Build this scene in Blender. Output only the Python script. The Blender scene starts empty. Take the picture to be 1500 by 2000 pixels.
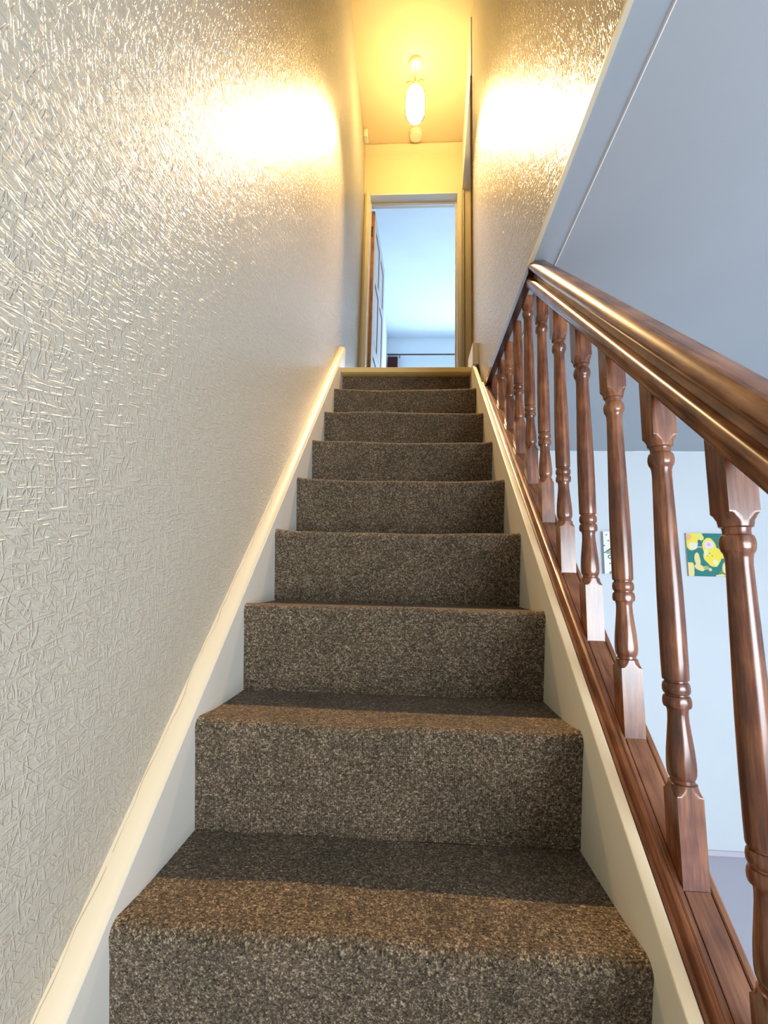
import bpy, bmesh, math, random
from mathutils import Matrix, Vector

random.seed(7)
S = bpy.context.scene
COL = S.collection

# ------------------------------------------------------------------ camera
F_PX = 907.997
YAW, PITCH, ROLL = 0.0587, 0.1508, 0.0245
CAM_POS = (0.388, -0.6688, 0.458)
fw = Vector((-math.sin(YAW) * math.cos(PITCH), math.cos(YAW) * math.cos(PITCH), math.sin(PITCH)))
rt0 = Vector((math.cos(YAW), math.sin(YAW), 0))
up0 = rt0.cross(fw)
rt = rt0 * math.cos(ROLL) + up0 * math.sin(ROLL)
up = -rt0 * math.sin(ROLL) + up0 * math.cos(ROLL)
cd = bpy.data.cameras.new('camera')
cd.sensor_fit = 'HORIZONTAL'
cd.sensor_width = 36
cd.lens = F_PX / 1500 * 36
cd.clip_start = 0.02
cam = bpy.data.objects.new('camera', cd)
COL.objects.link(cam)
m = Matrix.Identity(4)
for i in range(3):
    m[i][0], m[i][1], m[i][2], m[i][3] = rt[i], up[i], -fw[i], CAM_POS[i]
cam.matrix_world = m
S.camera = cam

# ------------------------------------------------------------------ world, daylight, exposure
w = bpy.data.worlds.new('sky')
S.world = w
w.use_nodes = True
bg = w.node_tree.nodes['Background']
bg.inputs[0].default_value = (0.62, 0.80, 1.0, 1)
bg.inputs[1].default_value = 2.2
S.view_settings.view_transform = 'Standard'
S.view_settings.look = 'None'
S.view_settings.gamma = 1
S.view_settings.use_curve_mapping = False
S.view_settings.exposure = 0.95


def area(name, loc, direction, sx, sy, power, color):
    l = bpy.data.lights.new(name, 'AREA')
    l.shape = 'RECTANGLE'
    l.size, l.size_y, l.energy, l.color = sx, sy, power, color
    o = bpy.data.objects.new(name, l)
    o.location = loc
    o.rotation_euler = Vector(direction).to_track_quat('-Z', 'Y').to_euler()
    COL.objects.link(o)
    return o


DAY = (0.90, 0.95, 1.0)
area('lounge_window_daylight', (2.4, -2.93, 0.25), (0, 1, 0), 2.3, 1.25, 86, DAY)        # in the lounge's front window
area('bedroom_window_daylight', (1.2, 5.60, 2.85), (0, -1, 0), 1.9, 1.35, 19, (0.50, 0.78, 1.0))   # in the bedroom's window

# ------------------------------------------------------------------ materials


def mat(name, base, rough=0.6, spec=0.5):
    mt = bpy.data.materials.new(name)
    mt.use_nodes = True
    nt = mt.node_tree
    b = nt.nodes['Principled BSDF']
    b.inputs['Base Color'].default_value = (*base, 1)
    b.inputs['Roughness'].default_value = rough
    b.inputs['Specular IOR Level'].default_value = spec
    return mt, nt, b


def N(nt, kind, **kw):
    n = nt.nodes.new(kind)
    for k, v in kw.items():
        if k in n.inputs.keys() if isinstance(k, str) else False:
            n.inputs[k].default_value = v
        else:
            setattr(n, k, v)
    return n


def coords(nt, scale=(1, 1, 1), rot=(0, 0, 0), src='Object'):
    tc = nt.nodes.new('ShaderNodeTexCoord')
    mp = nt.nodes.new('ShaderNodeMapping')
    mp.inputs['Scale'].default_value = scale
    mp.inputs['Rotation'].default_value = rot
    nt.links.new(tc.outputs[src], mp.inputs[0])
    return mp.outputs[0]


def noise(nt, vec, scale, detail=2, rough=0.5):
    n = nt.nodes.new('ShaderNodeTexNoise')
    n.inputs['Scale'].default_value = scale
    n.inputs['Detail'].default_value = detail
    n.inputs['Roughness'].default_value = rough
    nt.links.new(vec, n.inputs['Vector'])
    return n.outputs['Fac']


def ramp(nt, fac, stops):
    r = nt.nodes.new('ShaderNodeValToRGB')
    e = r.color_ramp.elements
    while len(e) < len(stops):
        e.new(0.5)
    for k, (p, c) in enumerate(stops):
        e[k].position = p
        e[k].color = (*c, 1) if len(c) == 3 else c
    nt.links.new(fac, r.inputs[0])
    return r.outputs[0]


def math_(nt, op, a, b):
    n = nt.nodes.new('ShaderNodeMath')
    n.operation = op
    for k, v in enumerate((a, b)):
        if isinstance(v, (int, float)):
            n.inputs[k].default_value = v
        else:
            nt.links.new(v, n.inputs[k])
    return n.outputs[0]


def bump(nt, h, b, strength=0.3, dist=0.002):
    n = nt.nodes.new('ShaderNodeBump')
    n.inputs['Strength'].default_value = strength
    n.inputs['Distance'].default_value = dist
    nt.links.new(h, n.inputs['Height'])
    nt.links.new(n.outputs[0], b.inputs['Normal'])


def two_rot(nt, ang, sy, sz):
    """strokes lying in the wall plane (y,z), turned by ang about x, then stretched"""
    tc = nt.nodes.new('ShaderNodeTexCoord')
    a = nt.nodes.new('ShaderNodeMapping')
    a.inputs['Rotation'].default_value = (ang, 0, 0)
    b = nt.nodes.new('ShaderNodeMapping')
    b.inputs['Scale'].default_value = (1, sy, sz)
    nt.links.new(tc.outputs['Object'], a.inputs[0])
    nt.links.new(a.outputs[0], b.inputs[0])
    return b.outputs[0]


def embossed(name, base):
    """painted embossed wallpaper: short raised strokes crossing in several directions, satin paint"""
    mt, nt, b = mat(name, base, 0.26, 0.15)
    # a soft warp so the strokes are never quite straight
    total = None
    for ang, sy, sz, lo in ((0.14, 30, 230, .60), (-0.22, 28, 220, .61), (1.32, 34, 230, .625), (-1.36, 34, 240, .635), (0.62, 34, 230, .65)):
        v = two_rot(nt, ang, sy, sz)
        wv = nt.nodes.new('ShaderNodeTexNoise')
        wv.inputs['Scale'].default_value = 0.12
        mixv = nt.nodes.new('ShaderNodeVectorMath')
        mixv.operation = 'MULTIPLY_ADD'
        nt.links.new(v, wv.inputs['Vector'])
        nt.links.new(wv.outputs['Color'], mixv.inputs[0])
        mixv.inputs[1].default_value = (0, 1.5, 2.2)
        nt.links.new(v, mixv.inputs[2])
        f = noise(nt, mixv.outputs[0], 1.0, 1.0)
        r = ramp(nt, f, [(lo - .07, (0, 0, 0)), (lo + .07, (1, 1, 1))])
        total = r if total is None else math_(nt, 'MAXIMUM', total, r)
    fine = noise(nt, coords(nt, (1, 1, 1)), 60, 3)
    h = math_(nt, 'ADD', total, math_(nt, 'MULTIPLY', fine, 0.5))
    bump(nt, h, b, 0.65, 0.0022)
    return mt


def paint(name, base, rough=0.55, bscale=120, bs=0.1):
    mt, nt, b = mat(name, base, rough, 0.4)
    v = coords(nt)
    c = noise(nt, v, 3.0, 4)
    col = ramp(nt, c, [(0.3, tuple(x * 0.955 for x in base)), (0.7, base)])
    nt.links.new(col, b.inputs['Base Color'])
    bump(nt, noise(nt, v, bscale, 3), b, bs, 0.001)
    return mt


def wood(name, dark, mid, light, axis, rough=0.27):
    """stained timber with the grain along 'z' or along the pitch of the stairs"""
    mt, nt, b = mat(name, mid, rough, 0.5)
    if axis == 'z':
        v = coords(nt, (60, 60, 5))
    else:
        tc = nt.nodes.new('ShaderNodeTexCoord')
        a = nt.nodes.new('ShaderNodeMapping')
        a.inputs['Rotation'].default_value = (-math.atan(SL), 0, 0)
        s = nt.nodes.new('ShaderNodeMapping')
        s.inputs['Scale'].default_value = (60, 5, 60)
        nt.links.new(tc.outputs['Object'], a.inputs[0])
        nt.links.new(a.outputs[0], s.inputs[0])
        v = s.outputs[0]
    g = noise(nt, v, 2.2, 6, 0.65)
    blot = noise(nt, coords(nt), 14, 2)
    f = math_(nt, 'ADD', math_(nt, 'MULTIPLY', g, 0.7), math_(nt, 'MULTIPLY', blot, 0.45))
    col = ramp(nt, f, [(0.38, dark), (0.55, mid), (0.76, light)])
    nt.links.new(col, b.inputs['Base Color'])
    b.inputs['Coat Weight'].default_value = 0.3
    b.inputs['Coat Roughness'].default_value = 0.16
    bump(nt, g, b, 0.12, 0.001)
    return mt


GO, RI = 0.2129, 0.2          # going and rise
SL = RI / GO                  # pitch
W = 0.6943                    # carpet width

M = {}
M['wallpaper'] = embossed('embossed_wallpaper', (0.50, 0.465, 0.385))
M['cream'] = paint('cream_gloss_paint', (0.80, 0.70, 0.50), 0.35)
M['stringer'] = paint('off_white_satin_paint', (0.74, 0.71, 0.63), 0.4)
M['rstring'] = paint('cream_string_paint', (0.84, 0.76, 0.57), 0.4)
M['nosing'] = paint('yellowed_gloss_paint', (0.80, 0.62, 0.25), 0.35)
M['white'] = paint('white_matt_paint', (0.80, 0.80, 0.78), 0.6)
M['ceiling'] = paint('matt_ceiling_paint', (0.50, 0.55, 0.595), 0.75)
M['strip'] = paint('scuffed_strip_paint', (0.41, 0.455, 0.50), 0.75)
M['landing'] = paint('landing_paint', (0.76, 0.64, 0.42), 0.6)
M['bluewhite'] = paint('bedroom_paint', (0.74, 0.80, 0.86), 0.7)
M['lwall'] = paint('lounge_paint', (0.64, 0.70, 0.73), 0.6)
M['floor'] = paint('grey_lilac_floor', (0.58, 0.55, 0.62), 0.6, 300, 0.2)
M['wood'] = wood('stained_baluster_wood', (0.040, 0.011, 0.004), (0.13, 0.040, 0.015), (0.30, 0.115, 0.045), 'z')
M['rail'] = wood('stained_rail_wood', (0.04, 0.013, 0.005), (0.19, 0.070, 0.024), (0.40, 0.18, 0.07), 'p', 0.36)
M['base'] = wood('stained_base_rail_wood', (0.05, 0.017, 0.007), (0.18, 0.066, 0.026), (0.33, 0.14, 0.062), 'p', 0.35)
M['darkwood'] = wood('dark_trim_wood', (0.02, 0.008, 0.006), (0.055, 0.02, 0.014), (0.10, 0.04, 0.025), 'z', 0.3)
M['doorwood'] = wood('orange_door_edge_wood', (0.22, 0.08, 0.02), (0.42, 0.18, 0.055), (0.55, 0.27, 0.10), 'z', 0.4)
M['metal'], _, _b = mat('dark_bronze_metal', (0.10, 0.075, 0.05), 0.35)
_b.inputs['Metallic'].default_value = 0.8
M['groove'], _, _ = mat('dark_groove_paint', (0.09, 0.07, 0.07), 0.6)
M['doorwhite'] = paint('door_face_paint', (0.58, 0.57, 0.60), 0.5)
M['plastic'] = paint('cream_plastic', (0.80, 0.74, 0.60), 0.4, 200, 0.02)
M['cord'], _, _ = mat('white_cable', (0.55, 0.50, 0.40), 0.5)
M['crack'], _, _ = mat('dark_filler_crack', (0.42, 0.33, 0.20), 0.9)


def carpet_mat():
    mt, nt, b = mat('flecked_brown_loop_carpet', (0.1, 0.08, 0.06), 0.95, 0.15)
    tc = nt.nodes.new('ShaderNodeTexCoord')
    uv = tc.outputs['UV']                       # metres across the stair, metres along the carpet

    def vor(scale, rnd):
        vo = nt.nodes.new('ShaderNodeTexVoronoi')
        vo.inputs['Scale'].default_value = scale
        vo.inputs['Randomness'].default_value = rnd
        nt.links.new(uv, vo.inputs['Vector'])
        return vo

    loops = vor(260, 0.55)
    hairs = vor(620, 1.0)
    s1 = nt.nodes.new('ShaderNodeSeparateColor')
    s2 = nt.nodes.new('ShaderNodeSeparateColor')
    nt.links.new(loops.outputs['Color'], s1.inputs[0])
    nt.links.new(hairs.outputs['Color'], s2.inputs[0])
    f = math_(nt, 'ADD', math_(nt, 'MULTIPLY', s1.outputs[0], 0.38), math_(nt, 'MULTIPLY', s2.outputs[0], 0.62))
    fleck = ramp(nt, f, [(0.08, (0.028, 0.020, 0.013)), (0.42, (0.104, 0.077, 0.050)),
                         (0.68, (0.20, 0.152, 0.100)), (0.94, (0.52, 0.42, 0.29))])
    big = ramp(nt, noise(nt, uv, 9, 4, 0.65), [(0.3, (0.74, 0.76, 0.72)), (0.7, (1.16, 1.10, 1.06))])
    mx = nt.nodes.new('ShaderNodeMix')
    mx.data_type = 'RGBA'
    mx.blend_type = 'MULTIPLY'
    mx.inputs[0].default_value = 1
    nt.links.new(fleck, mx.inputs[6])
    nt.links.new(big, mx.inputs[7])
    nt.links.new(mx.outputs[2], b.inputs['Base Color'])
    b.inputs['Sheen Weight'].default_value = 0.1
    b.inputs['Sheen Roughness'].default_value = 0.5
    # loop rows running across the width
    wv = nt.nodes.new('ShaderNodeTexWave')
    wv.bands_direction = 'Y'
    wv.inputs['Scale'].default_value = 62
    wv.inputs['Distortion'].default_value = 1.0
    nt.links.new(uv, wv.inputs['Vector'])
    h = math_(nt, 'ADD', math_(nt, 'MULTIPLY', loops.outputs['Distance'], -1.3), math_(nt, 'MULTIPLY', wv.outputs['Fac'], 0.35))
    h = math_(nt, 'ADD', h, math_(nt, 'MULTIPLY', s2.outputs[1], 0.5))
    bump(nt, h, b, 0.8, 0.0022)
    return mt


M['carpet'] = carpet_mat()

# ------------------------------------------------------------------ mesh helpers


def link(name, bm, material, parent=None, smooth=None):
    bmesh.ops.recalc_face_normals(bm, faces=bm.faces)
    me = bpy.data.meshes.new(name)
    bm.to_mesh(me)
    bm.free()
    me.materials.append(material)
    if smooth is not None:
        for p in me.polygons:
            p.use_smooth = True
        me.set_sharp_from_angle(angle=math.radians(smooth))
    o = bpy.data.objects.new(name, me)
    COL.objects.link(o)
    if parent is not None:
        o.parent = parent
    return o


def raw(name, vs, fs, material, parent=None, smooth=None):
    bm = bmesh.new()
    bv = [bm.verts.new(v) for v in vs]
    for f in fs:
        bm.faces.new([bv[k] for k in f])
    return link(name, bm, material, parent, smooth)


def box_bm(bm, a, b, bevel=0.0):
    r = bmesh.ops.create_cube(bm, size=1)
    for v in r['verts']:
        v.co = Vector([(a[k] + b[k]) / 2 + v.co[k] * (b[k] - a[k]) for k in range(3)])
    if bevel:
        es = {e for v in r['verts'] for e in v.link_edges}
        bmesh.ops.bevel(bm, geom=list(es), offset=bevel, segments=2, profile=0.5, affect='EDGES')


def box(name, a, b, material, parent=None, bevel=0.0):
    bm = bmesh.new()
    box_bm(bm, a, b, bevel)
    return link(name, bm, material, parent, 40 if bevel else None)


def prism_x(name, poly, x0, x1, material, parent=None, bevel=0.0):
    """polygon in (y,z) extruded from x0 to x1"""
    bm = bmesh.new()
    n = len(poly)
    a = [bm.verts.new((x0, y, z)) for y, z in poly]
    b = [bm.verts.new((x1, y, z)) for y, z in poly]
    bm.faces.new(a)
    bm.faces.new(b[::-1])
    for k in range(n):
        bm.faces.new((a[k], a[(k + 1) % n], b[(k + 1) % n], b[k]))
    if bevel:
        bmesh.ops.bevel(bm, geom=list(bm.edges), offset=bevel, segments=2, profile=0.5, affect='EDGES')
    return link(name, bm, material, parent, 40 if bevel else None)


def pitch_sweep(name, prof, y0, y1, material, parent=None, zcut=None, smooth=30, seg=1):
    """profile (x, height above the nosing line) swept along the pitch; zcut ends it under a level ceiling"""
    bm = bmesh.new()
    rings = []
    for k in range(seg + 1):
        r = []
        for x, h in prof:
            ye = y1 if zcut is None else (zcut - h) / SL
            y = y0 + (ye - y0) * k / seg
            r.append(bm.verts.new((x, y, SL * y + h)))
        rings.append(r)
    n = len(prof)
    bm.faces.new(rings[0])
    bm.faces.new(rings[-1][::-1])
    for k in range(seg):
        for j in range(n):
            bm.faces.new((rings[k][j], rings[k][(j + 1) % n], rings[k + 1][(j + 1) % n], rings[k + 1][j]))
    return link(name, bm, material, parent, smooth)


def lathe(bm, prof, center, seg=32, rfun=None):
    """prof: list of (z, r)"""
    rings = []
    for z, r in prof:
        ring = []
        for k in range(seg):
            t = 2 * math.pi * (k + 0.0) / seg
            rr = rfun(t, r) if rfun else r
            ring.append(bm.verts.new((center[0] + rr * math.cos(t), center[1] + rr * math.sin(t), center[2] + z)))
        rings.append(ring)
    for a, b in zip(rings, rings[1:]):
        for k in range(seg):
            bm.faces.new((a[k], a[(k + 1) % seg], b[(k + 1) % seg], b[k]))
    bm.faces.new(rings[0][::-1])
    bm.faces.new(rings[-1])


def tube(bm, pts, r, seg=8):
    pts = [Vector(p) for p in pts]
    rings = []
    for k, p in enumerate(pts):
        d = (pts[min(k + 1, len(pts) - 1)] - pts[max(k - 1, 0)]).normalized()
        a = d.orthogonal().normalized() if abs(d.z) < 0.99 else Vector((1, 0, 0))
        b = d.cross(a).normalized()
        a = b.cross(d).normalized()
        rings.append([bm.verts.new(p + (a * math.cos(t) + b * math.sin(t)) * r)
                      for t in [2 * math.pi * q / seg for q in range(seg)]])
    for A, B in zip(rings, rings[1:]):
        for k in range(seg):
            bm.faces.new((A[k], A[(k + 1) % seg], B[(k + 1) % seg], B[k]))
    bm.faces.new(rings[0][::-1])
    bm.faces.new(rings[-1])


def empty(name, loc, label=None, cat=None, group=None, kind=None):
    o = bpy.data.objects.new(name, None)
    COL.objects.link(o)
    o.location = (0, 0, 0)
    o.empty_display_size = 0.1
    tag(o, label, cat, group, kind)
    return o


def tag(o, label=None, cat=None, group=None, kind=None):
    if label:
        o['label'] = label
    if cat:
        o['category'] = cat
    if group:
        o['group'] = group
    if kind:
        o['kind'] = kind
    return o


def struct(o, label, cat):
    return tag(o, label, cat, None, 'structure')


# ------------------------------------------------------------------ the setting
XL = -0.036        # face of the left wall
XR = 0.724         # face of the right stairwell wall
ZF = -1.12         # lounge floor
ZC = 1.395         # lounge ceiling
ZT = 4.02          # upstairs ceiling
ZL = 1.6           # landing
YB = 2.527         # lounge back wall
YD = 2.68          # wall with the bedroom door

struct(box('wall_left', (XL - .12, -3.0, ZF - .1), (XL, YD, ZT + .1), M['wallpaper']),
       'tall wall of pale embossed wallpaper rising along the left of the stairs', 'wall')
struct(prism_x('wall_right', [(-1.2, ZC), (1.80, ZC), (1.80, ZT), (-1.2, ZT)], XR, XR + .008, M['wallpaper']),
       'embossed wallpapered wall above the handrail, right of the stairs', 'wall')
struct(box('floor', (XL - .1, -3.1, ZF - .08), (5.1, YB + .05, ZF), M['floor']),
       'grey lilac lounge floor seen beyond the balusters', 'floor')
struct(box('wall_back', (0.0, YB, ZF), (5.1, YB + .1, ZC), M['lwall']),
       'pale blue white lounge wall where the two pictures hang', 'wall')
struct(box('wall_lounge_right', (5.0, -3.0, ZF), (5.1, YB, ZC + .02), M['lwall']), 'pale lounge side wall', 'wall')
struct(box('baseboard_back', (0.8, YB - .010, ZF), (5.0, YB, ZF + .028), M['floor']),
       'low grey skirting strip at the foot of the lounge wall', 'baseboard')
# lounge front wall with a window
fwall = empty('wall_front', (0, 0, 0), 'pale lounge wall that holds the window', 'wall', None, 'structure')
WX0, WX1, WZ0, WZ1 = 1.2, 3.6, -.4, .9
box('wall_panel', (XL, -3.1, ZF), (WX0, -3.0, ZC), M['lwall'], fwall)
box('wall_panel', (WX1, -3.1, ZF), (5.0, -3.0, ZC), M['lwall'], fwall)
box('wall_panel', (WX0, -3.1, ZF), (WX1, -3.0, WZ0), M['lwall'], fwall)
box('wall_panel', (WX0, -3.1, WZ1), (WX1, -3.0, ZC), M['lwall'], fwall)
win = empty('window_1', (0, 0, 0), 'white framed lounge window', 'window', None, 'structure')
bm = bmesh.new()
for a, b in (((WX0, WZ0), (WX1, WZ0 + .05)), ((WX0, WZ1 - .05), (WX1, WZ1)), ((WX0, WZ0), (WX0 + .05, WZ1)),
             ((WX1 - .05, WZ0), (WX1, WZ1)), ((2.375, WZ0), (2.425, WZ1))):
    box_bm(bm, (a[0], -3.07, a[1]), (b[0], -3.02, b[1]))
link('window_frame', bm, M['white'], win)

def pitchless(name, prof, y0, y1, mk):
    """profile (x, z) extruded level along y"""
    bm = bmesh.new()
    a = [bm.verts.new((x, y0, z)) for x, z in prof]
    b = [bm.verts.new((x, y1, z)) for x, z in prof]
    bm.faces.new(a)
    bm.faces.new(b[::-1])
    for k in range(len(prof)):
        j = (k + 1) % len(prof)
        bm.faces.new((a[k], a[j], b[j], b[k]))
    return link(name, bm, M[mk], None, 60)


# lounge ceiling: narrow boxed strip beside the stairs, then the main ceiling with its lip
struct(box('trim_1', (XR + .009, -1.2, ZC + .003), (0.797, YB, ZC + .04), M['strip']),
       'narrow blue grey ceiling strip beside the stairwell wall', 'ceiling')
struct(pitchless('trim_5', [(0.7970, ZC + .0035), (0.7982, ZC + .0008), (0.8000, ZC - .0010), (0.8025, ZC + .0004), (0.8030, ZC + .003)], -1.2, YB, 'white'),
       'pale filler bead between the narrow strip and the main ceiling', 'trim')
bm = bmesh.new()
box_bm(bm, (0.80, -3.0, ZC), (5.0, YB, ZC + .05), 0.0035)
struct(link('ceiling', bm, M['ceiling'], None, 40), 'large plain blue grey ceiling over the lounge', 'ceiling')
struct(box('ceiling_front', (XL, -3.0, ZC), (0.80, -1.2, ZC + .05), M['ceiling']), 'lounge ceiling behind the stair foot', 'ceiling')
struct(box('wall_stairwell_front', (XL, -1.3, ZC + .05), (XR + .02, -1.2, ZT), M['wallpaper']),
       'wallpapered wall closing the stairwell above the stair foot', 'wall')
struct(box('trim_2', (XR - .002, 0.60, ZC - .024), (0.745, 1.405, ZC), M['darkwood']),
       'thin dark wood strip under the bottom edge of the right wall', 'trim')
struct(box('trim_3', (XR - .0015, -1.2, ZC - .003), (XR + .0085, 0.60, ZC + .006), M['cream']),
       'thin cream edge bead along the bottom of the right wall', 'trim')

# landing floor and upstairs
struct(box('floor_landing', (XL, 1.735, ZL - .15), (2.0, YD + .1, ZL - .002), M['carpet']), 'landing floor at the stair head', 'floor')
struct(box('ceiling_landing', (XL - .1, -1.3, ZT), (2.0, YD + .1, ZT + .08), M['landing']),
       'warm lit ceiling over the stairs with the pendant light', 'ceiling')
dw = empty('wall_landing', (0, 0, 0), 'cream wall around and above the bedroom doorway', 'wall', None, 'structure')
OX0, OX1, OZ = 0.008, 0.732, 3.586     # door opening
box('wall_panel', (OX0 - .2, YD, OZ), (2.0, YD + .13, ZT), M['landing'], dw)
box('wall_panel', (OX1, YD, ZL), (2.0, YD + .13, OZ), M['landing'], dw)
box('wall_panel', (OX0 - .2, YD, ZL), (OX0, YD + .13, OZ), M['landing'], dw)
bm = bmesh.new()
vs = [(XL, 2.64, ZT - .004), (.776, 2.64, ZT - .004), (.776, 2.64, ZT - .012), (XL, 2.64, ZT - .012),
      (XL, 2.68, ZT - .062), (.776, 2.68, ZT - .062), (.776, 2.68, ZT), (XL, 2.68, ZT)]
bv = [bm.verts.new(v) for v in vs]
for f in ((0, 1, 2, 3), (3, 2, 5, 4), (4, 5, 6, 7), (7, 6, 1, 0), (0, 3, 4, 7), (1, 6, 5, 2)):
    bm.faces.new([bv[k] for k in f])
struct(link('trim_4', bm, M['landing']), 'shallow coved band where the landing ceiling meets the door wall', 'trim')
# header over the side opening, its level soffit, and the space behind
vs = []
for z in (3.603, ZT):
    vs += [(.716, 1.80, z), (.760, 2.68, z), (2.0, 2.68, z), (2.0, 1.80, z)]
struct(raw('wall_header', vs, [(0, 1, 2, 3), (7, 6, 5, 4), (0, 4, 5, 1), (1, 5, 6, 2), (2, 6, 7, 3), (3, 7, 4, 0)], M['white']),
       'dropped grey soffit over the side opening of the landing, upper right of the doorway', 'wall')
struct(box('wall_side_passage', (XR + .018, 1.765, ZL), (2.0, 1.80, ZT), M['landing']), 'wall behind the stairwell wall', 'wall')
struct(box('wall_passage_end', (2.0, 1.765, ZL), (2.08, YD + .1, ZT), M['landing']), 'end wall of the side passage', 'wall')

# doorway: lining and architrave
dr = empty('door_frame', (0, 0, 0), 'cream painted architrave and lining of the bedroom doorway', 'door frame', None, 'structure')
AW = 0.042
LD = YD + .135
box('lining', (OX0, YD - .006, ZL), (OX0 + .010, LD, OZ), M['cream'], dr)
box('lining', (OX1 - .010, YD - .006, ZL), (OX1, LD, OZ), M['cream'], dr)
hd = box('head_lining', (OX0, YD - .006, OZ - .010), (OX1, LD, OZ + .004), M['stringer'], dr)
box('door_stop', (OX0 + .010, YD + .075, OZ - .022), (OX1 - .010, YD + .10, OZ - .009), M['stringer'], dr, .002)
box('door_stop', (OX1 - .020, YD + .075, ZL), (OX1 - .009, YD + .10, OZ - .010), M['cream'], dr, .002)
box('door_stop', (OX0 + .009, YD + .06, ZL), (OX0 + .016, YD + .075, OZ - .010), M['cream'], dr, .002)


def architrave(x0, x1, z0, z1, vertical):
    bm = bmesh.new()
    box_bm(bm, (x0, YD - .016, z0), (x1, YD, z1), .003)
    if vertical:
        box_bm(bm, (x0 + .012, YD - .022, z0), (x1 - .016, YD - .015, z1), .002)
    else:
        box_bm(bm, (x0, YD - .030, z0 + (z1 - z0) * .45), (x1, YD - .015, z1), .003)
    return link('architrave', bm, M['cream'], dr, 40)


architrave(OX0 - .032, OX0 + .004, ZL, OZ + .012, True)
architrave(OX1 - .004, OX1 + AW, ZL, OZ + .012, True)

# bedroom beyond
BZ = 4.0
BY = 5.664
struct(box('ceiling_bedroom', (0.0, YD + .13, BZ), (3.2, BY + .1, BZ + .1), M['bluewhite']), 'sky blue looking ceiling seen through the doorway', 'ceiling')
struct(box('wall_bedroom_left', (-.1, YD + .13, ZL), (0.004, BY + .1, BZ + .1), M['bluewhite']), 'narrow strip of bedroom side wall beyond the open door', 'wall')
struct(box('wall_bedroom_right', (3.1, YD + .13, ZL), (3.2, BY + .1, BZ), M['bluewhite']), 'bedroom side wall', 'wall')
struct(box('floor_bedroom', (0.0, YD + .13, ZL - .1), (3.1, BY + .1, ZL), M['floor']), 'bedroom floor', 'floor')
bw = empty('wall_bedroom_far', (0, 0, 0), 'pale grey bedroom wall above the curtain pole', 'wall', None, 'structure')
bx0, bx1, bz0, bz1 = 0.20, 2.3, 2.15, 3.52
box('wall_panel', (0.0, BY, bz1), (3.1, BY + .1, BZ), M['bluewhite'], bw)
box('wall_panel', (0.0, BY, ZL), (3.1, BY + .1, bz0), M['bluewhite'], bw)
box('wall_panel', (0.0, BY, bz0), (bx0, BY + .1, bz1), M['bluewhite'], bw)
box('wall_panel', (bx1, BY, bz0), (3.1, BY + .1, bz1), M['bluewhite'], bw)
w2 = empty('window_2', (0, 0, 0), 'white framed bedroom window under the curtain pole', 'window', None, 'structure')
bm = bmesh.new()
for a, b in (((bx0, bz0), (bx1, bz0 + .05)), ((bx0, bz1 - .05), (bx1, bz1)), ((bx0, bz0), (bx0 + .05, bz1)),
             ((bx1 - .05, bz0), (bx1, bz1)), ((1.22, bz0), (1.27, bz1))):
    box_bm(bm, (a[0], BY + .03, a[1]), (b[0], BY + .07, b[1]))
link('window_frame', bm, M['white'], w2)

M['curtain'], _, _ = mat('maroon_curtain_cloth', (0.30, 0.11, 0.11), 0.9)
pole = empty('curtain_pole', (0, 0, 0), 'thin dark curtain pole across the top of the bedroom window', 'curtain pole')
bm = bmesh.new()
tube(bm, [(0.012, BY - .1, 3.687), (3.0, BY - .1, 3.687)], .011, 12)
link('pole', bm, M['darkwood'], pole, 40)
for x in (.19, 2.4):
    bm = bmesh.new()
    tube(bm, [(x, BY - .1, 3.687), (x, BY - .003, 3.687)], .007, 8)
    link('bracket', bm, M['darkwood'], pole, 40)
bm = bmesh.new()
n = 60
top, botm = [], []
for k in range(n):
    x = .02 + .145 * k / (n - 1)
    y = BY - .1 + .018 * math.sin(k * .85) + .005 * math.sin(k * 2.1)
    top.append(bm.verts.new((x, y, 3.660)))
    botm.append(bm.verts.new((x, y + .003, 1.72)))
for k in range(n - 1):
    bm.faces.new((top[k], top[k + 1], botm[k + 1], botm[k]))
r = bmesh.ops.solidify(bm, geom=list(bm.faces), thickness=.003)
cu = empty('curtain', (0, 0, 0), 'gathered maroon curtain hanging at the left end of the bedroom pole', 'curtain')
link('cloth', bm, M['curtain'], cu, 60)
for k in range(5):
    bm = bmesh.new()
    x = .03 + k * .03
    tube(bm, [(x, BY - .1 + .017 * math.cos(t), 3.687 + .017 * math.sin(t)) for t in [q * math.pi / 6 for q in range(13)]], .003, 6)
    link('curtain_ring', bm, M['darkwood'], cu, 60)

# open bedroom door: leaf between (.036,2.915) and (.085,3.62)
door = empty('door_1', (0, 0, 0), 'panelled door with orange wood edge standing open inside the bedroom', 'door', None, 'structure')
A = Vector((0.0085, 2.830, 0))
B = Vector((0.048, 3.60, 0))
d = (B - A).normalized()
nrm = Vector((d.y, -d.x, 0))        # towards the doorway centre
TH = .036


def leafbox(name, u0, u1, t0, t1, z0, z1, material, parent, bevel=0):
    pts = []
    for z in (z0, z1):
        for u, t in ((u0, t0), (u1, t0), (u1, t1), (u0, t1)):
            q = A + d * u + nrm * t
            pts.append((q.x, q.y, z))
    return raw(name, pts, [(3, 2, 1, 0), (4, 5, 6, 7), (0, 1, 5, 4), (1, 2, 6, 5), (2, 3, 7, 6), (3, 0, 4, 7)], material, parent)


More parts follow.
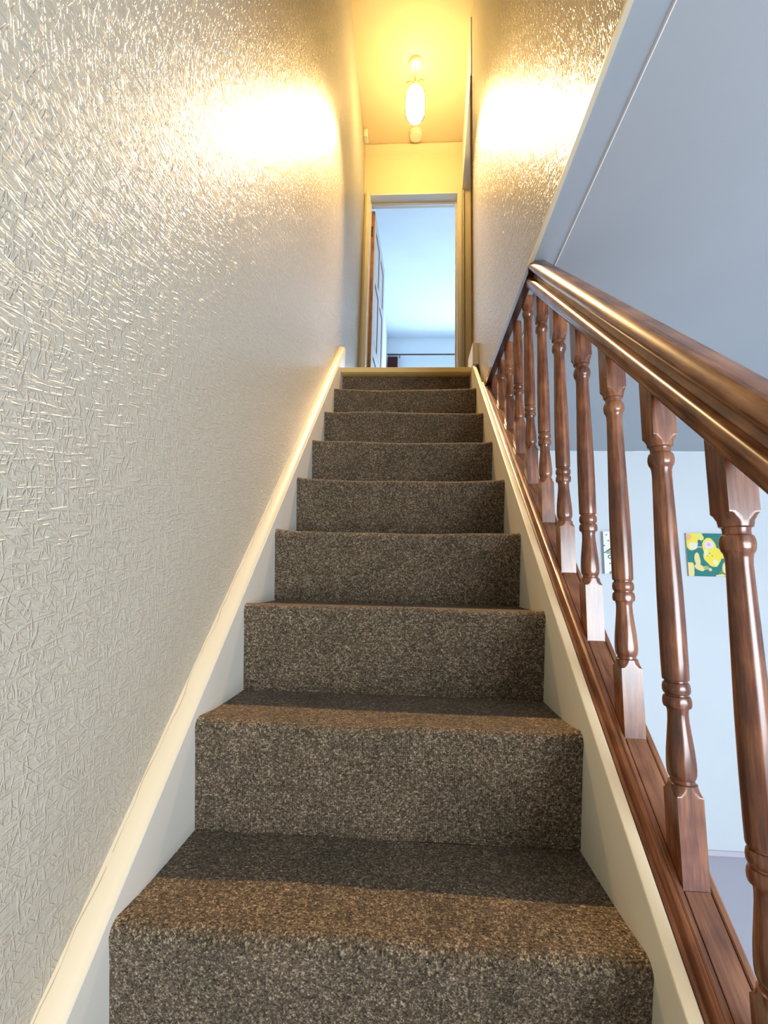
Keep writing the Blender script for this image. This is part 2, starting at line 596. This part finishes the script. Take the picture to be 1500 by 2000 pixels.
Lw = (B - A).length
ZD0, ZD1 = ZL + .01, 3.566
leafbox('leaf_edge', 0, .012, 0, TH, ZD0, ZD1, M['doorwood'], door)
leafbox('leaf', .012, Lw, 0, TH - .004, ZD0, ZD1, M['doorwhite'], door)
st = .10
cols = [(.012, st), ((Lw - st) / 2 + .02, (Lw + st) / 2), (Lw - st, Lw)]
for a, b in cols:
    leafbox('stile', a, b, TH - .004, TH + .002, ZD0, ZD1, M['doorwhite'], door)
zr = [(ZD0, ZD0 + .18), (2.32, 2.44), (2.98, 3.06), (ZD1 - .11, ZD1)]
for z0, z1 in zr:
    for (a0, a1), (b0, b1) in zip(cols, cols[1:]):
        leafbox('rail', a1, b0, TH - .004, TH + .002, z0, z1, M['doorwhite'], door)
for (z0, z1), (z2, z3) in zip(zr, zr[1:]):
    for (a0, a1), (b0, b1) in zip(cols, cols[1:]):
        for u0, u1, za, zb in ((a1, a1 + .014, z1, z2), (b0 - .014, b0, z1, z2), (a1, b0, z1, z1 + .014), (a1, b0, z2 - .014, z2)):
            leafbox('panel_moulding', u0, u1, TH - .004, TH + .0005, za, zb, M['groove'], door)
bm = bmesh.new()
q = A + d * .006 + nrm * (TH * .5)
box_bm(bm, (q.x - .008, q.y - .010, 3.33), (q.x + .006, q.y - .004, 3.42), .001)
hg = link('hinge', bm, M['metal'], door, 40)

# slim door edge-on at the stair head with its curved handle
d2 = empty('door_2', (0, 0, 0), 'slim brown edged door standing edge on at the end of the right wall', 'door', None, 'structure')
A = Vector((0.712, 1.802, 0))
B = Vector((0.786, 2.36, 0))
d = (B - A).normalized()
nrm = Vector((d.y, -d.x, 0))
M['edge'] = wood('brown_edge_wood', (0.14, 0.075, 0.03), (0.28, 0.17, 0.075), (0.40, 0.26, 0.12), 'z', 0.5)
leafbox('leaf_edge', 0, .02, 0, .012, ZL + .01, 3.585, M['edge'], d2)
leafbox('leaf', .02, .6, .001, .009, ZL + .01, 3.585, M['white'], d2)
bm = bmesh.new()
c0 = A + d * .012 + nrm * .010
pts = []
for k in range(13):
    t = -1 + k / 6
    pts.append((c0.x + .004 + .011 * (1 - t * t), c0.y - .02, 3.02 + .082 * t))
tube(bm, pts, .0028, 8)
tube(bm, [(c0.x - .002, c0.y, 3.02), (c0.x + .014, c0.y - .02, 3.02)], .004, 8)
link('pull_handle', bm, M['metal'], d2, 50)

# ------------------------------------------------------------------ staircase
stair = empty('staircase', (0, 0, 0), 'straight staircase with off white side strings and a cream top nosing', 'staircase', None, 'structure')


def LZ(y):
    return SL * y + .012 + .034 * y + .002


poly = [(-1.10, ZF), (-1.10, LZ(-1.10)), (1.80, LZ(1.80)), (1.80, ZL - .16), (-.8, ZF)]
prism_x('left_string', poly, XL, 0.0, M['stringer'], stair)
bm = bmesh.new()
rings = []
for k in range(41):
    y = -1.10 + (1.815 + 1.10) * k / 40
    z = LZ(y)
    rings.append([bm.verts.new(p) for p in ((XL, y, z - .01), (XL, y, z + .016), (-.026, y, z + .015),
                                            (-.012, y, z + .010), (-.003, y, z + .002), (-.001, y, z - .01))])
for a, b in zip(rings, rings[1:]):
    for j in range(6):
        bm.faces.new((a[j], a[(j + 1) % 6], b[(j + 1) % 6], b[j]))
bm.faces.new(rings[0][::-1])
bm.faces.new(rings[-1])
cap = link('left_string_cap', bm, M['cream'], stair, 50)
cap['label'] = 'cream painted moulding with a hairline crack'
bm = bmesh.new()
pr = None
y = -.25
while y < .95:
    wob = .0016 * math.sin(y * 41) + .0012 * math.sin(y * 97) + random.uniform(-.0007, .0007)
    wd = random.uniform(.0001, .0004)
    z = LZ(y) + .0172
    xx = XL + .0055 + wob
    cur = (bm.verts.new((xx - wd, y, z)), bm.verts.new((xx + wd, y, z)))
    if pr and random.random() < .97:
        bm.faces.new((pr[0], pr[1], cur[1], cur[0]))
    pr = cur
    y += .012
link('crack', bm, M['crack'], cap)

ROFF = .066
poly = [(-1.19, ZF), (-1.19, SL * -1.19 + ROFF), (1.735, SL * 1.735 + ROFF - .035), (1.80, SL * 1.735 + ROFF - .035),
        (1.80, ZL - .16), (-.8, ZF)]
yt = (1.695 - ROFF) / SL
poly[2] = (yt, 1.695)
poly[3] = (1.80, 1.695)
prism_x('right_string', poly, W, W + .017, M['rstring'], stair, 0.0)
pitch_sweep('right_string_cap', [(W - .0005, ROFF - .004), (W + .0005, ROFF + .0005), (W + .003, ROFF + .002), (W + .015, ROFF + .002),
                                 (W + .017, ROFF), (W + .017, ROFF - .004)], -1.19, 1.62, M['cream'], stair)
prism_x('unseen_side_panel', [(-1.19, ZF), (-1.19, SL * -1.19 + .02), (1.40, SL * 1.40 + .02), (YB, ZC), (YB, ZF)],  # unseen panel below the string, added to stop light leaking under the steps
        W + .018, W + .034, M['white'], stair)
box('end_block', (W - .0015, 1.60, 1.58), (XR - .0005, 1.79, 1.697), M['rstring'], stair)
box('top_nosing', (0.0, 1.672, ZL - .028), (W, 1.735, ZL), M['nosing'], stair, .004)

# carpeted steps
carpet = empty('stair_carpet', (0, 0, 0), 'flecked brown grey carpet covering every step of the stairs', 'carpet')


def step(i, top=False):
    """carpet over riser i and tread i; the riser foot starts on the tread below"""
    o = .033
    y0, z0 = i * GO, i * RI
    pr = []
    ny = 10
    zb = (i - 1) * RI
    for k in range(7):                          # riser
        t = k / 7
        pr.append((y0 + o - (o - .004) * t, zb + t * (RI - .030)))
    if top:
        pr = [(y0 + o - .004 * t / 7, zb + t / 7 * (RI - .028)) for t in range(8)]
    else:
        R = .017
        pr.append((y0 + .003, z0 - .030))
        for k in range(9):                      # nosing
            a = math.radians(188 - k * 98 / 8)
            pr.append((y0 + R + R * math.cos(a), z0 - R + R * math.sin(a)))
        for k in range(1, ny + 1):              # tread
            t = k / ny
            pr.append((y0 + R + (GO + o - R) * t, z0 - .0015 * math.sin(math.pi * t)))
    arc = [0.0]
    for (ya, za), (yb, zb2) in zip(pr, pr[1:]):
        arc.append(arc[-1] + math.hypot(yb - ya, zb2 - za))
    nx = 64
    bm = bmesh.new()
    uvl = bm.loops.layers.uv.new('uv')
    grid = []
    r0, r1 = random.uniform(0, 6), random.uniform(0, 6)
    for a in range(nx + 1):
        u = a / nx
        x = W * u
        col = []
        edge = min(u, 1 - u) * W
        for (y, z) in pr:
            near = math.exp(-((y - y0) / .05) ** 2)
            dz = (.0028 * math.sin(u * 5.2 + r0) + .0012 * math.sin(u * 13 + r1)) * near
            dy = (.003 * math.sin(u * 4.4 + r1) + .0013 * math.sin(u * 17 + r0)) * near
            dz += .0045 * math.exp(-edge / .02) * near
            dy -= .002 * math.exp(-edge / .02) * near
            col.append(bm.verts.new((x, y + (dy if not top else 0), z + (dz if not top else 0))))
        grid.append(col)
    for a in range(nx):
        for b in range(len(pr) - 1):
            f = bm.faces.new((grid[a][b], grid[a + 1][b], grid[a + 1][b + 1], grid[a][b + 1]))
            for lp, (p, q) in zip(f.loops, ((a, b), (a + 1, b), (a + 1, b + 1), (a, b + 1))):
                lp[uvl].uv = (W * p / nx, arc[q] + i * .45)
    return link('carpeted_step', bm, M['carpet'], carpet, 60)


for i in range(-4, 8):
    step(i)
step(8, True)
# timber core of the flight under the carpet
core = [(-1.0 * .85 - .05, ZF)]
for i in range(-4, 9):
    core += [(i * GO + .037, (i - 1) * RI - .006), (i * GO + .037, i * RI - .04 if i == 8 else i * RI - .006)]
core += [(1.80, 8 * RI - .04), (1.80, 1.40), (.3, ZF)]
prism_x('flight_core', core[1:], .001, W - .001, M['base'], stair)

# ------------------------------------------------------------------ balustrade
bal = empty('balustrade', (0, 0, 0), 'stained wood stair balustrade with turned spindles right of the stairs', 'balustrade')
BX = 0.760
Y0 = -1.15
# moulded strip against the white string, base rail with channel, fillets between spindles
ms = [(.7115, .0), (.7115, .060), (.713, .065), (.7165, .067), (.7195, .064), (.7205, .058), (.7225, .055), (.7255, .058),
      (.7275, .063), (.7305, .066), (.7345, .066), (.7345, .0)]
pitch_sweep('string_moulding', ms, Y0, 1.415, M['base'], bal, zcut=ZC + .006, smooth=45)
br = [(.7350, .0), (.7350, .066), (.7368, .069), (.7420, .069), (.7430, .0665), (.7430, .056), (.7775, .056), (.7775, .0665),
      (.7790, .069), (.7850, .069), (.7872, .066), (.7872, .020), (.783, .0)]
pitch_sweep('base_rail', br, Y0, 1.4, M['base'], bal, zcut=ZC - .001, smooth=30)

HB, HT = .745, .852
hr = [(.733, HB), (.7295, HB + .004), (.7285, HB + .012), (.7260, HB + .020), (.7250, HB + .028), (.7262, HB + .036), (.7310, HB + .042),
      (.7385, HB + .045), (.7410, HB + .054), (.7385, HB + .063), (.7310, HB + .067), (.7262, HB + .071), (.7230, HB + .077), (.7222, HB + .083),
      (.7229, HB + .0885), (.7248, HB + .0935), (.7275, HB + .098), (.7310, HB + .102), (.7350, HB + .105), (.7400, HT), (.7620, HT), (.7668, HB + .1045), (.7690, HB + .098), (.7698, HB + .088),
      (.7685, HB + .078), (.7650, HB + .070), (.7600, HB + .062), (.7590, HB + .054), (.7605, HB + .046),
      (.7640, HB + .041), (.7680, HB + .034), (.7680, HB + .026), (.7655, HB + .018), (.7650, HB + .006), (.762, HB)]
pitch_sweep('handrail', hr, Y0, .6, M['rail'], bal, zcut=ZC - .0006, smooth=50)

PROF = [(.040, .03), (.066, .03), (.100, .03), (.160, .03), (.1615, .0240), (.1635, .0214), (.1665, .0194), (.1695, .0182), (.1715, .0178), (.174, .0176),
        (.1755, .0150), (.1795, .0148), (.1815, .0163), (.186, .0176), (.192, .0181), (.200, .0180), (.215, .0171), (.235, .0150), (.252, .0133),
        (.262, .0128), (.267, .0131), (.2705, .0142), (.2715, .0168), (.2745, .0178), (.279, .0180), (.2835, .0174), (.286, .0162), (.2867, .0146),
        (.2885, .0146), (.2893, .0160), (.2925, .0173), (.297, .0175), (.3015, .0168), (.304, .0156), (.3046, .0143), (.3066, .0143),
        (.3075, .0164), (.310, .0169), (.330, .0171), (.380, .0172), (.430, .0168), (.480, .0157), (.530, .0146), (.570, .0137), (.598, .0131),
        (.606, .0135), (.611, .0145), (.613, .0160), (.617, .0173), (.622, .0178), (.627, .0173), (.631, .0160), (.6325, .0140), (.6365, .0136),
        (.640, .0142), (.6415, .0168), (.646, .0176), (.6485, .0178), (.650, .0186), (.653, .0202), (.656, .0224), (.6575, .0240), (.659, .03), (.70, .03), (.76, .03)]
HW = .0170


def sq(t, r):
    return min(r, HW / max(abs(math.cos(t)), abs(math.sin(t))))


def baluster(y):
    bm = bmesh.new()
    lathe(bm, [(h, r) for h, r in PROF], (BX, y, SL * y), 40, sq)
    top_n = Vector((0, -SL, 1)).normalized()

    def cut(co, no):
        g = bmesh.ops.bisect_plane(bm, geom=list(bm.verts) + list(bm.edges) + list(bm.faces), plane_co=co, plane_no=no, clear_outer=True)
        es = [e for e in g['geom_cut'] if isinstance(e, bmesh.types.BMEdge)]
        if es:
            bmesh.ops.holes_fill(bm, edges=es)
    # sloping foot in the channel, sloping head under the handrail, level cut where it dies into the ceiling
    cut(Vector((BX, y, SL * y + .057)), -top_n)
    if SL * (y - HW) + HB < ZC - .003:
        cut(Vector((BX, y, SL * y + HB + .001)), top_n)
    if SL * (y + HW) + .76 > ZC - .001:
        cut(Vector((BX, y, ZC + .003)), Vector((0, 0, 1)))
    return link('baluster', bm, M['wood'], bal, 32)


ys = [-.118 + .1469 * k for k in range(-5, 11)]
for y in ys:
    if SL * y + .1 < ZC:
        baluster(y)
for a, b in zip(ys, ys[1:]):
    if SL * b < ZC - .06:
        pitch_sweep('spacer_fillet', [(.7442, .0565), (.7442, .0665), (.7450, .0675), (.7755, .0675), (.7763, .0665), (.7763, .0565)],
                    a + HW + .0008, b - HW - .0008, M['base'], bal, smooth=30)
pitch_sweep('spacer_fillet', [(.7442, .0565), (.7442, .0665), (.7450, .0675), (.7755, .0675), (.7763, .0665), (.7763, .0565)],
            ys[-1] + HW + .0008, 1.40, M['base'], bal, zcut=ZC - .001, smooth=30) if False else None

# ------------------------------------------------------------------ lights and fittings upstairs
LX, LY = 0.373, 2.046
lampo = empty('pendant_light', (0, 0, 0), 'lit pendant light hanging from the landing ceiling', 'light')
bm = bmesh.new()
lathe(bm, [(-.034, .010), (-.032, .030), (-.026, .042), (-.016, .047), (0, .048)], (LX, LY, ZT), 32)
link('ceiling_rose', bm, M['plastic'], lampo, 40)
bm = bmesh.new()
tube(bm, [(LX, LY, ZT - .03), (LX, LY, 3.87)], .0028, 8)
link('cord', bm, M['cord'], lampo, 40)
bm = bmesh.new()
lathe(bm, [(0, .017), (.012, .019), (.035, .016), (.045, .010), (.05, .004)], (LX, LY, 3.815), 24)
link('lamp_holder', bm, M['plastic'], lampo, 40)
gm, nt, b = mat('glowing_opal_bulb', (1, 1, 1), 0.4)
b.inputs['Emission Color'].default_value = (1.0, 0.72, 0.29, 1)
b.inputs['Emission Strength'].default_value = 24
bm = bmesh.new()
prof = [(z / 100 * .245, .064 * math.sqrt(max(0.0, 1 - abs((z - 50) / 50) ** 3)) + .0005) for z in range(0, 101, 5)]
lathe(bm, prof, (LX, LY, 3.568), 32)
link('bulb', bm, gm, lampo, 60)
# thin glass shade with a scalloped crown
gl = bpy.data.materials.new('thin_clear_glass')
gl.use_nodes = True
nt = gl.node_tree
b = nt.nodes['Principled BSDF']
nt.nodes.remove(b)
out = nt.nodes['Material Output']
tr = nt.nodes.new('ShaderNodeBsdfTransparent')
tr.inputs[0].default_value = (0.97, 0.93, 0.84, 1)
gs = nt.nodes.new('ShaderNodeBsdfGlossy')
gs.inputs['Roughness'].default_value = 0.08
fr = nt.nodes.new('ShaderNodeFresnel')
mx = nt.nodes.new('ShaderNodeMixShader')
nt.links.new(fr.outputs[0], mx.inputs[0])
nt.links.new(tr.outputs[0], mx.inputs[1])
nt.links.new(gs.outputs[0], mx.inputs[2])
nt.links.new(mx.outputs[0], out.inputs[0])
bm = bmesh.new()
rings = []
pf = [(3.556, .006), (3.558, .030), (3.568, .050), (3.59, .064), (3.64, .070), (3.72, .070), (3.77, .067), (3.80, .068), (3.825, .074)]
for q, (z, r) in enumerate(pf):
    ring = []
    for k in range(64):
        t = 2 * math.pi * k / 64
        zz = z + (.012 * abs(math.sin(t * 4)) if q == len(pf) - 1 else 0)
        ring.append(bm.verts.new((LX + r * math.cos(t), LY + r * math.sin(t), zz)))
    rings.append(ring)
for a, b_ in zip(rings, rings[1:]):
    for k in range(64):
        bm.faces.new((a[k], a[(k + 1) % 64], b_[(k + 1) % 64], b_[k]))
link('glass_shade', bm, gl, lampo, 60)
bm = bmesh.new()
for k in range(6):
    t = math.pi / 3 * k + .4
    tube(bm, [(LX + .016 * math.cos(t), LY + .016 * math.sin(t), 3.85), (LX + .045 * math.cos(t), LY + .045 * math.sin(t), 3.847),
              (LX + .067 * math.cos(t), LY + .071 * math.sin(t), 3.82)], .0022, 6)
link('shade_gallery', bm, M['metal'], lampo, 40)

sl = bpy.data.lights.new('added_tread_spot', 'SPOT')  # extra spot below the glowing bulb, added to bring warm bands onto the treads
sl.energy = 260
sl.color = (1.0, 0.65, 0.32)
sl.spot_size = math.radians(58)
sl.spot_blend = 1.0
sl.shadow_soft_size = 0.03
so = bpy.data.objects.new('added_tread_spot', sl)
so.location = (LX, LY, 3.545)
so.rotation_euler = (Vector((.36, .1, .0)) - Vector(so.location)).to_track_quat('-Z', 'Y').to_euler()
COL.objects.link(so)
so.parent = lampo

sm = empty('smoke_alarm', (0, 0, 0), 'round cream smoke alarm on the landing ceiling in front of the door wall', 'smoke alarm')
SX, SY = .379, 2.560
bm = bmesh.new()
lathe(bm, [(-.018, .050), (-.010, .052), (0, .053)], (SX, SY, ZT), 40)
link('base_plate', bm, M['plastic'], sm, 30)
bm = bmesh.new()
lathe(bm, [(-.040, .030), (-.039, .042), (-.034, .047), (-.022, .048), (-.0185, .046)], (SX, SY, ZT), 40)
link('cover', bm, M['plastic'], sm, 30)

sb = empty('alarm_sensor', (0, 0, 0), 'small cream sensor box high on the left wall near the landing ceiling corner', 'sensor')
bm = bmesh.new()
box_bm(bm, (XL + .0005, 2.50, 3.945), (XL + .034, 2.57, 4.016), .006)
link('housing', bm, M['plastic'], sb, 40)
bm = bmesh.new()
box_bm(bm, (XL + .033, 2.515, 3.965), (XL + .037, 2.555, 3.99), .0015)
link('lens', bm, M['cord'], sb, 40)

# ------------------------------------------------------------------ pictures on the lounge wall


def vc_mat(name):
    mt, nt, b = mat(name, (1, 1, 1), 0.6)
    a = nt.nodes.new('ShaderNodeVertexColor')
    a.layer_name = 'print'
    nt.links.new(a.outputs[0], b.inputs['Base Color'])
    return mt


def picture(name, x0, x1, z0, z1, depth, fn, label):
    t = empty(name, (0, 0, 0), label, 'picture')
    box('canvas_edge', (x0, YB - depth, z0), (x1, YB - .0005, z1), M['canvas'], t)
    n = 110
    vs, fs, cs = [], [], []
    for j in range(n + 1):
        for i in range(n + 1):
            u, v = i / n, j / n
            vs.append((x0 + (x1 - x0) * u, YB - depth - .0008, z0 + (z1 - z0) * v))
            cs.append(fn(u, v))
    for j in range(n):
        for i in range(n):
            a = j * (n + 1) + i
            fs.append((a, a + 1, a + n + 2, a + n + 1))
    me = bpy.data.meshes.new('painted_face')
    me.from_pydata(vs, [], fs)
    ca = me.color_attributes.new('print', 'FLOAT_COLOR', 'POINT')
    for k, c in enumerate(cs):
        ca.data[k].color = (*c, 1)
    me.materials.append(M['print'])
    o = bpy.data.objects.new('painted_face', me)
    COL.objects.link(o)
    o.parent = t
    return t


M['print'] = vc_mat('painted_print')
M['canvas'] = paint('canvas_edge', (0.42, 0.42, 0.44), 0.8)
TEAL, YEL, PALE, PINK, CREAM, GRN = (0.012, 0.19, 0.17), (0.86, 0.72, 0.07), (0.80, 0.74, 0.62), (0.80, 0.66, 0.72), (0.82, 0.68, 0.28), (0.10, 0.25, 0.05)


def ell(u, v, cu, cv, ru, rv, ang=0):
    a = math.radians(ang)
    x, y = u - cu, v - cv
    X, Y = x * math.cos(a) + y * math.sin(a), -x * math.sin(a) + y * math.cos(a)
    return (X / ru) ** 2 + (Y / rv) ** 2 < 1


def flower(u, v):
    v = v + .008 * math.sin(u * 20)
    u = u + .008 * math.sin(v * 17)
    c = TEAL
    if ell(u, v, .16, .93, .24, .22) or ell(u, v, .12, .78, .15, .18):
        c = YEL
    if ell(u, v, .36, .92, .09, .06, -40):
        c = (.75, .72, .2)
    if ell(u, v, .16, .70, .105, .09):
        c = PALE
    if ell(u, v, .05, .92, .08, .08):
        c = (.80, .45, .22)
    if ell(u, v, .33, .79, .05, .06):
        c = (.02, .13, .20)
    if ell(u, v, .32, .68, .06, .02, 10):
        c = (.45, .38, .42)
    if ell(u, v, .55, .69, .17, .20) or ell(u, v, .62, .48, .22, .22) or ell(u, v, .62, .34, .14, .12) or ell(u, v, .85, .53, .22, .12):
        c = YEL
    if ell(u, v, .55, .73, .115, .10):
        c = PINK
    if ell(u, v, .545, .73, .05, .035):
        c = (.62, .48, .55)
    if ell(u, v, .47, .55, .05, .09) or ell(u, v, .68, .33, .07, .06):
        c = (.85, .76, .42)
    for a, b in ((.56, .53), (.49, .475), (.62, .475)):
        if ell(u, v, a, b, .016, .013):
            c = (.28, .16, .04)
    if ell(u, v, .24, .38, .07, .16) or ell(u, v, .28, .20, .13, .07, -20) or (u < .1 + .05 * math.sin(v * 9) and v < .32) or ell(u, v, .08, .12, .07, .16):
        c = CREAM
    if ell(u, v, .44, .20, .07, .045, -10):
        c = (.10, .28, .06) if (int(u * 60) + int(v * 60)) % 2 else (.62, .66, .25)
    if ell(u, v, .54, .15, .045, .035, -30):
        c = (.82, .52, .42)
    if ell(u, v, .83, .09, .08, .05, 20):
        c = (.13, .26, .08)
    if ell(u, v, .78, .02, .12, .035) or ell(u, v, .93, .2, .1, .14):
        c = (.80, .66, .30)
    return c


def doodle(u, v):
    c = (.84, .86, .84)
    if ell(u, v, .45, .60, .42, .09, 14) and not ell(u, v, .45, .645, .42, .06, 14):
        c = (.30, .42, .20)
    if ell(u, v, .50, .675, .46, .03, 20):
        c = (.03, .15, .20)
    if ell(u, v, .23, .40, .10, .050) and not ell(u, v, .23, .40, .055, .027):
        c = (.05, .16, .15)
    if .3 < u < .62 and abs(v - .405) < .006:
        c = (.05, .16, .15)
    if ell(u, v, .60, .28, .20, .10) and not ell(u, v, .62, .28, .16, .08):
        c = (.07, .12, .20)
    if ell(u, v, .55, .08, .24, .10):
        c = (.62, .62, .10)
    if ell(u, v, .32, .02, .16, .06) or (u > .3 and v < .02):
        c = (.18, .28, .16)
    for a, b in ((.12, .92), (.30, .95), (.42, .95), (.5, .94), (.40, .82), (.18, .78), (.5, .76), (.2, .24), (.8, .5), (.85, .85), (.02, .66), (.02, .50), (.7, .9)):
        if ell(u, v, a, b, .03, .016):
            c = (.12, .09, .09)
    return c


picture('abstract_painting', 2.212, 2.470, .550, .832, .016, flower,
        'teal and yellow blob patterned canvas, right of the two on the lounge wall')
picture('doodle_canvas', 1.668, 1.845, .552, .832, .034, doodle,
        'white canvas with small doodles, left of the two on the lounge wall')
